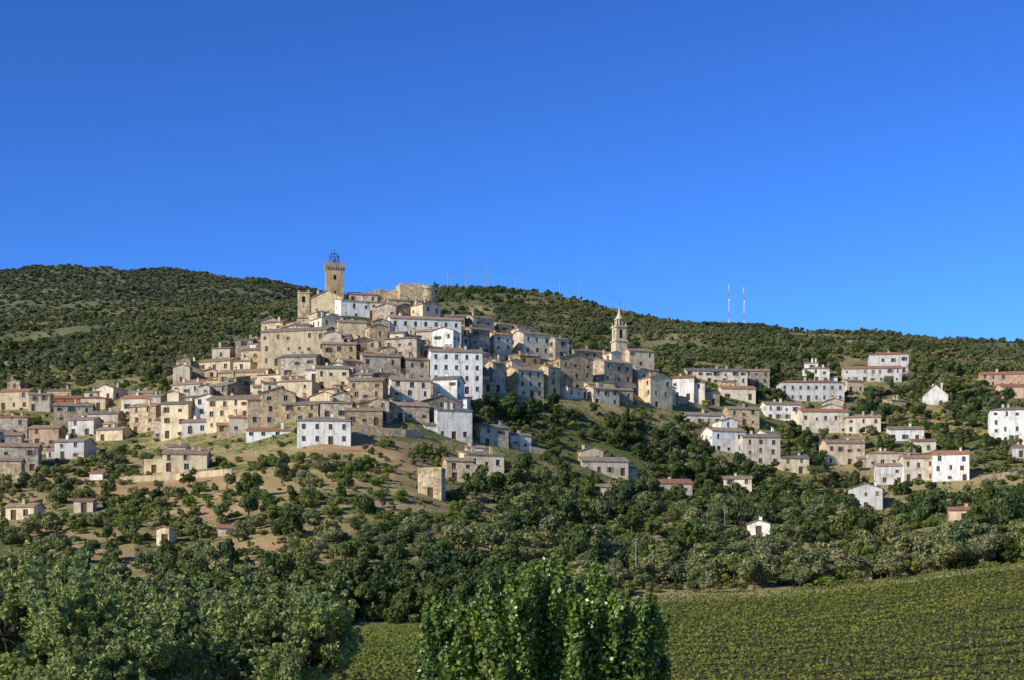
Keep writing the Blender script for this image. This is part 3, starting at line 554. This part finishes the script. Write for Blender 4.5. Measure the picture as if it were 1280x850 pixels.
# background hills
x,y,u,v=cand(52000,640,1420,-350,1600); nz=V1.fbm(x/70,y/70,4)+.6*V3.fbm(x/25,y/25,2); dd=dryf(u,v,x,y)
keep=(y>tv(yD,u)+30)&(RG.random(len(x))<np.clip(.50+.13*(u<420)+.6*nz,.06,1))&(dd<.42+.3*RG.random(len(x))); x,y,u=x[keep],y[keep],u[keep]; s=RG.uniform(1.6,4.8,len(x)); scatter('background_scrub',x,y,s,.8,C_far,5)
x,y,u,v=cand(6000,640,1350,-350,1600); nz=V4.fbm(x/60,y/60,3); keep=(y>tv(yD,u)+40)&((nz>.36)|((np.abs(y-1340)<25)&(nz>-.1))); x,y=x[keep],y[keep]; scatter('background_trees',x,y,RG.uniform(3,6.5,len(x)),.85,C_dark,6)
x,y,u,v=cand(36000,1750,2760,-450,560); keep=RG.random(len(x))<np.clip(.75+.6*V1.fbm(x/150,y/150,3),0,1); x,y=x[keep],y[keep]; scatter('far_ridge_woods',x,y,RG.uniform(3.5,8.5,len(x)),.65,C_ridge,3)
# vineyard
th=math.radians(17); d=np.array([math.cos(th),math.sin(th)]); nn=np.array([-d[1],d[0]]); cs=[];ns=[];psts=[]
for k in range(-30,70):
    o0=np.array([0,120.])+nn*k*5.6; tt=np.arange(-150,200,1/40.)+RG.random()*.05; X=o0[0]+d[0]*tt; Y=o0[1]+d[1]*tt; U=UV(X,Y); ok=(Y>126)&(Y<259)&(U>-100)&(U<1450)
    if not ok.any(): continue
    tt,X,Y=tt[ok],X[ok],Y[ok]; n=len(X); g=V3.fbm(X/3,Y/3,2); off=RG.normal(size=n)*.42; zz_=.3+RG.random(n)**.7*1.35+.18*g
    gap=V4.n(X/2.1,Y/2.1)>-.93; X=X+nn[0]*off+RG.normal(size=n)*.1; Y=Y+nn[1]*off
    c_=np.stack([X,Y,H(X,Y)+zz_],-1)[gap]; cs.append(c_); nr=np.stack([off*nn[0]*1.5-.25,off*nn[1]*1.5-.3,np.full(n,1.)],-1)+RG.normal(size=(n,3))*.35; nr/=np.linalg.norm(nr,axis=1,keepdims=True); ns.append(nr[gap])
    for j in range(0,n,240): psts.append(((X[j],Y[j],float(H(X[j],Y[j]))-.2),(X[j],Y[j],float(H(X[j],Y[j]))+1.8),.04,.04))
LM_vine=leafmat('vine_foliage',[(.17,.21,.032),(.17,.21,.032)],.22,.3,big=.06)
L=leaves(np.concatenate(cs),np.concatenate(ns),.15,.85,RG); co,q,mi=join([L,tubes_np(psts,4)]); me=np_mesh('vineyard_rows',co,q,(LM_vine,WOODB)); me.polygons.foreach_set('material_index',mi); link(bpy.data.objects.new('vineyard_rows',me))
# foreground trees
LM_will=leafmat('willow_leaves',[(.27,.34,.12),(.27,.34,.12)],.5,.3,.5,.35,big=.5); LM_pop=leafmat('poplar_leaves',[(.15,.23,.04),(.15,.23,.04)],.6,.3,.35,.5,big=.6)
def fgtree(name,u,vtop,y,rad,n,mat,size,asp,seed):
    rng=np.random.default_rng(seed); x=(u-640)*y/F; zt=(VH-vtop)*y/F; zg=float(H(x,y)); h=zt-zg; bl=[];segs=[((0,0,-.3),(.1,0,h*.3),.32,.22)]
    for i in range(17):
        a=rng.random()*6.28; r=rad*.76*rng.random()**.5; zc_=h*(.44+.44*rng.random())*(1-.08*r/rad); R0=rad*.32; segs.append(((.1,0,h*.28),(r*math.cos(a),r*math.sin(a),zc_),.14,.04))
        for j in range(18):
            dd_=rng.normal(size=3); dd_[2]+=.4; dd_/=np.linalg.norm(dd_); e=np.array([r*math.cos(a),r*math.sin(a),zc_])+dd_*R0*(.6+.6*rng.random()); e[2]=min(e[2],h*(.93+.05*rng.random())); bl.append((*e,.24+.30*rng.random())); segs.append(((r*math.cos(a),r*math.sin(a),zc_),tuple(e),.03,.01))
            for q_ in range(3): tip=e+(dd_*.35+np.array([0,0,.28]))*(q_+1)*.75; bl.append((*tip,.17-.035*q_))
    c_,nr=crown_pts(bl,n,rng,.75,.25); L=leaves(c_,nr,size,asp,rng); co,q,mi=join([L,tubes_np(segs,6)]); me=np_mesh(name,co,q,(mat,BARK)); me.polygons.foreach_set('material_index',mi); o=link(bpy.data.objects.new(name,me)); o.location=(x,y,zg)
fgtree('willow_tree',45,698,72,5.2,135000,LM_will,.11,.36,1); fgtree('willow_tree',215,728,76,4.2,100000,LM_will,.11,.36,2); fgtree('willow_tree',348,734,70,3.7,100000,LM_will,.11,.36,3); fgtree('willow_tree',-110,704,78,4.5,60000,LM_will,.11,.36,4); fgtree('willow_tree',135,716,66,3.8,90000,LM_will,.11,.36,5)
# poplar with upright shoots
rng=np.random.default_rng(9); y0=60.; x0=(676-640)*y0/F; zg=float(H(x0,y0)); env=tab((-165,768),(-135,738),(-112,742),(-92,748),(-75,710),(-45,696),(-30,702),(-5,688),(22,682),(45,700),(60,692),(85,708),(100,726),(125,728),(150,750),(165,780)); segs=[((0,0,-.3),(0,0,5.2),.26,.18)]; C=[];NR=[]
for i in range(215):
    du=rng.uniform(-157,157); dep=rng.uniform(-1,1)*3.6*math.sqrt(max(0,1-(du/170)**2)); vt=tv(env,du)+abs(dep)*9+ (rng.uniform(0,14) if rng.random()<.35 else rng.uniform(12,110)); e=np.array([du*y0/F,dep,(VH-vt)*y0/F-zg])
    b=np.array([e[0]*.55,e[1]*.5,rng.uniform(3.2,6)]); mid=(b+e)/2+np.array([e[0]*.1+rng.normal()*.3,e[1]*.1,-.2]); pts=[(1-s_)**2*b+2*s_*(1-s_)*mid+s_**2*e for s_ in np.linspace(0,1,7)]
    for j in range(6): segs.append((pts[j],pts[j+1],.06*(1-j/7),.06*(1-(j+1)/7)))
    m_=600; s_=rng.random(m_)**.7; s_=.12+.88*s_; pp=(1-s_)[:,None]**2*b+(2*s_*(1-s_))[:,None]*mid+(s_**2)[:,None]*e; rr=(.48*(1-s_**3)+.12)[:,None]; dv=rng.normal(size=(m_,3)); dv/=np.linalg.norm(dv,axis=1,keepdims=True)
    C.append(pp+dv*rr*rng.random((m_,1))**.4); nr=dv+rng.normal(size=(m_,3))*.8+np.array([-.2,-.25,.3]); NR.append(nr/np.linalg.norm(nr,axis=1,keepdims=True))
L=leaves(np.concatenate(C),np.concatenate(NR),.082,.8,rng); co,q,mi=join([L,tubes_np(segs,6)]); me=np_mesh('poplar_tree',co,q,(LM_pop,BARK)); me.polygons.foreach_set('material_index',mi); o=link(bpy.data.objects.new('poplar_tree',me)); o.location=(x0,y0,zg)
# masts and poles
def mast(u,vt,y,name='telecom_mast'):
    x=(u-640)*y/F; z=float(H(x,y)); h=(VH-vt)*y/F-z; B=MB(); n=6
    for k in range(n):
        m_=MASTR if k%3==1 else MASTW; z0=h*k/n;z1=h*(k+1)/n; r0=.6-.3*k/n; r1=.6-.3*(k+1)/n
        for a in range(4):
            t0=math.pi/2*a+.7;t1=t0+math.pi/2; B.tube((r0*math.cos(t0),r0*math.sin(t0),z0),(r1*math.cos(t0),r1*math.sin(t0),z1),.12,.12,4,m_); B.tube((r0*math.cos(t0),r0*math.sin(t0),z0),(r1*math.cos(t1),r1*math.sin(t1),z1),.07,.07,4,m_)
    for a in range(3): t0=2.1*a; B.box(.6*math.cos(t0)-.2,.6*math.cos(t0)+.2,.6*math.sin(t0)-.2,.6*math.sin(t0)+.2,h*.88,h*.98,MASTW)
    B.tube((0,0,h),(0,0,h+2.5),.08,.05,4,MASTR); B.rev(.7,-.5,[(.02,h*.6),(.5,h*.6),(.5,h*.64),(.02,h*.64)],10,MASTW); o=B.obj(name); o.location=(x,y,z)
mast(911,356,1345); mast(930,359,1345)
def pole(u,h,y,name='power_pole',m_=CONC,r=.22,arm=1.4):
    x=(u-640)*y/F; z=float(H(x,y)); B=MB(); B.tube((0,0,-.5),(0,0,h),r,r*.6,6,m_); B.box(-arm,arm,-.06,.06,h-.7,h-.58,m_)
    for i in (-.85,0,.85): B.tube((i*arm,0,h-.6),(i*arm,0,h-.3),.07,.07,5,IRON)
    o=B.obj(name); o.location=(x,y,z); return Vector((x,y,z+h-.3))
tips=[]
for u,h in ((560,14),(583,17),(608,16),(645,14),(700,12),(725,15),(780,13),(835,14),(1078,13),(1188,13)): tips.append(pole(u,h,1335,r=.42))
B=MB()
for a,b in zip(tips[:8],tips[1:8]):
    for k in range(6):
        f0,f1=k/6,(k+1)/6; p=a.lerp(b,f0)-Vector((0,0,6*f0*(1-f0))); q=a.lerp(b,f1)-Vector((0,0,6*f1*(1-f1))); B.tube(p,q,.04,.04,3,IRON)
B.obj('power_line_wire')
for u,v_,h in ((906,668,7),(884,676,6),(795,722,7),(505,530,7),(1025,560,6),(1200,560,6)): pole(u,h,hit(u,v_),r=.10,arm=.4)
# ------------------------------------------------------------------ light, sky, camera
el=math.radians(28); az=(-.80,-.60); S_=Vector((az[0]*math.cos(el),az[1]*math.cos(el),math.sin(el)))
sd=bpy.data.lights.new('sun','SUN'); sd.energy=5.0; sd.angle=math.radians(.5); sd.color=(1,.90,.73); so=link(bpy.data.objects.new('sun',sd)); so.rotation_euler=(-S_).to_track_quat('-Z','Y').to_euler()
w=bpy.data.worlds.new('World'); scene.world=w; w.use_nodes=True; nt=w.node_tree; bg=nt.nodes['Background']
sk=nt.nodes.new('ShaderNodeTexSky'); sk.sky_type='NISHITA'; sk.sun_disc=False; sk.sun_elevation=el; sk.sun_rotation=math.atan2(az[0],az[1]); sk.ozone_density=3.0; sk.air_density=.8; sk.dust_density=.2
gm=nt.nodes.new('ShaderNodeGamma'); gm.inputs[1].default_value=1.6; nt.links.new(sk.outputs[0],gm.inputs[0])
mx=nt.nodes.new('ShaderNodeMix'); mx.data_type='RGBA'; mx.blend_type='MULTIPLY'; mx.inputs[0].default_value=1; mx.inputs[7].default_value=(.25,.40,.58,1); nt.links.new(gm.outputs[0],mx.inputs[6]); nt.links.new(mx.outputs[2],bg.inputs[0]); bg.inputs[1].default_value=.13
cd=bpy.data.cameras.new('camera'); cd.sensor_width=36; cd.lens=36*F/1280; cd.shift_y=(VH-425)/1280; cd.clip_start=.5; cd.clip_end=20000
co_=link(bpy.data.objects.new('camera',cd)); co_.location=(0,0,0); co_.rotation_euler=(math.pi/2,0,0); scene.camera=co_
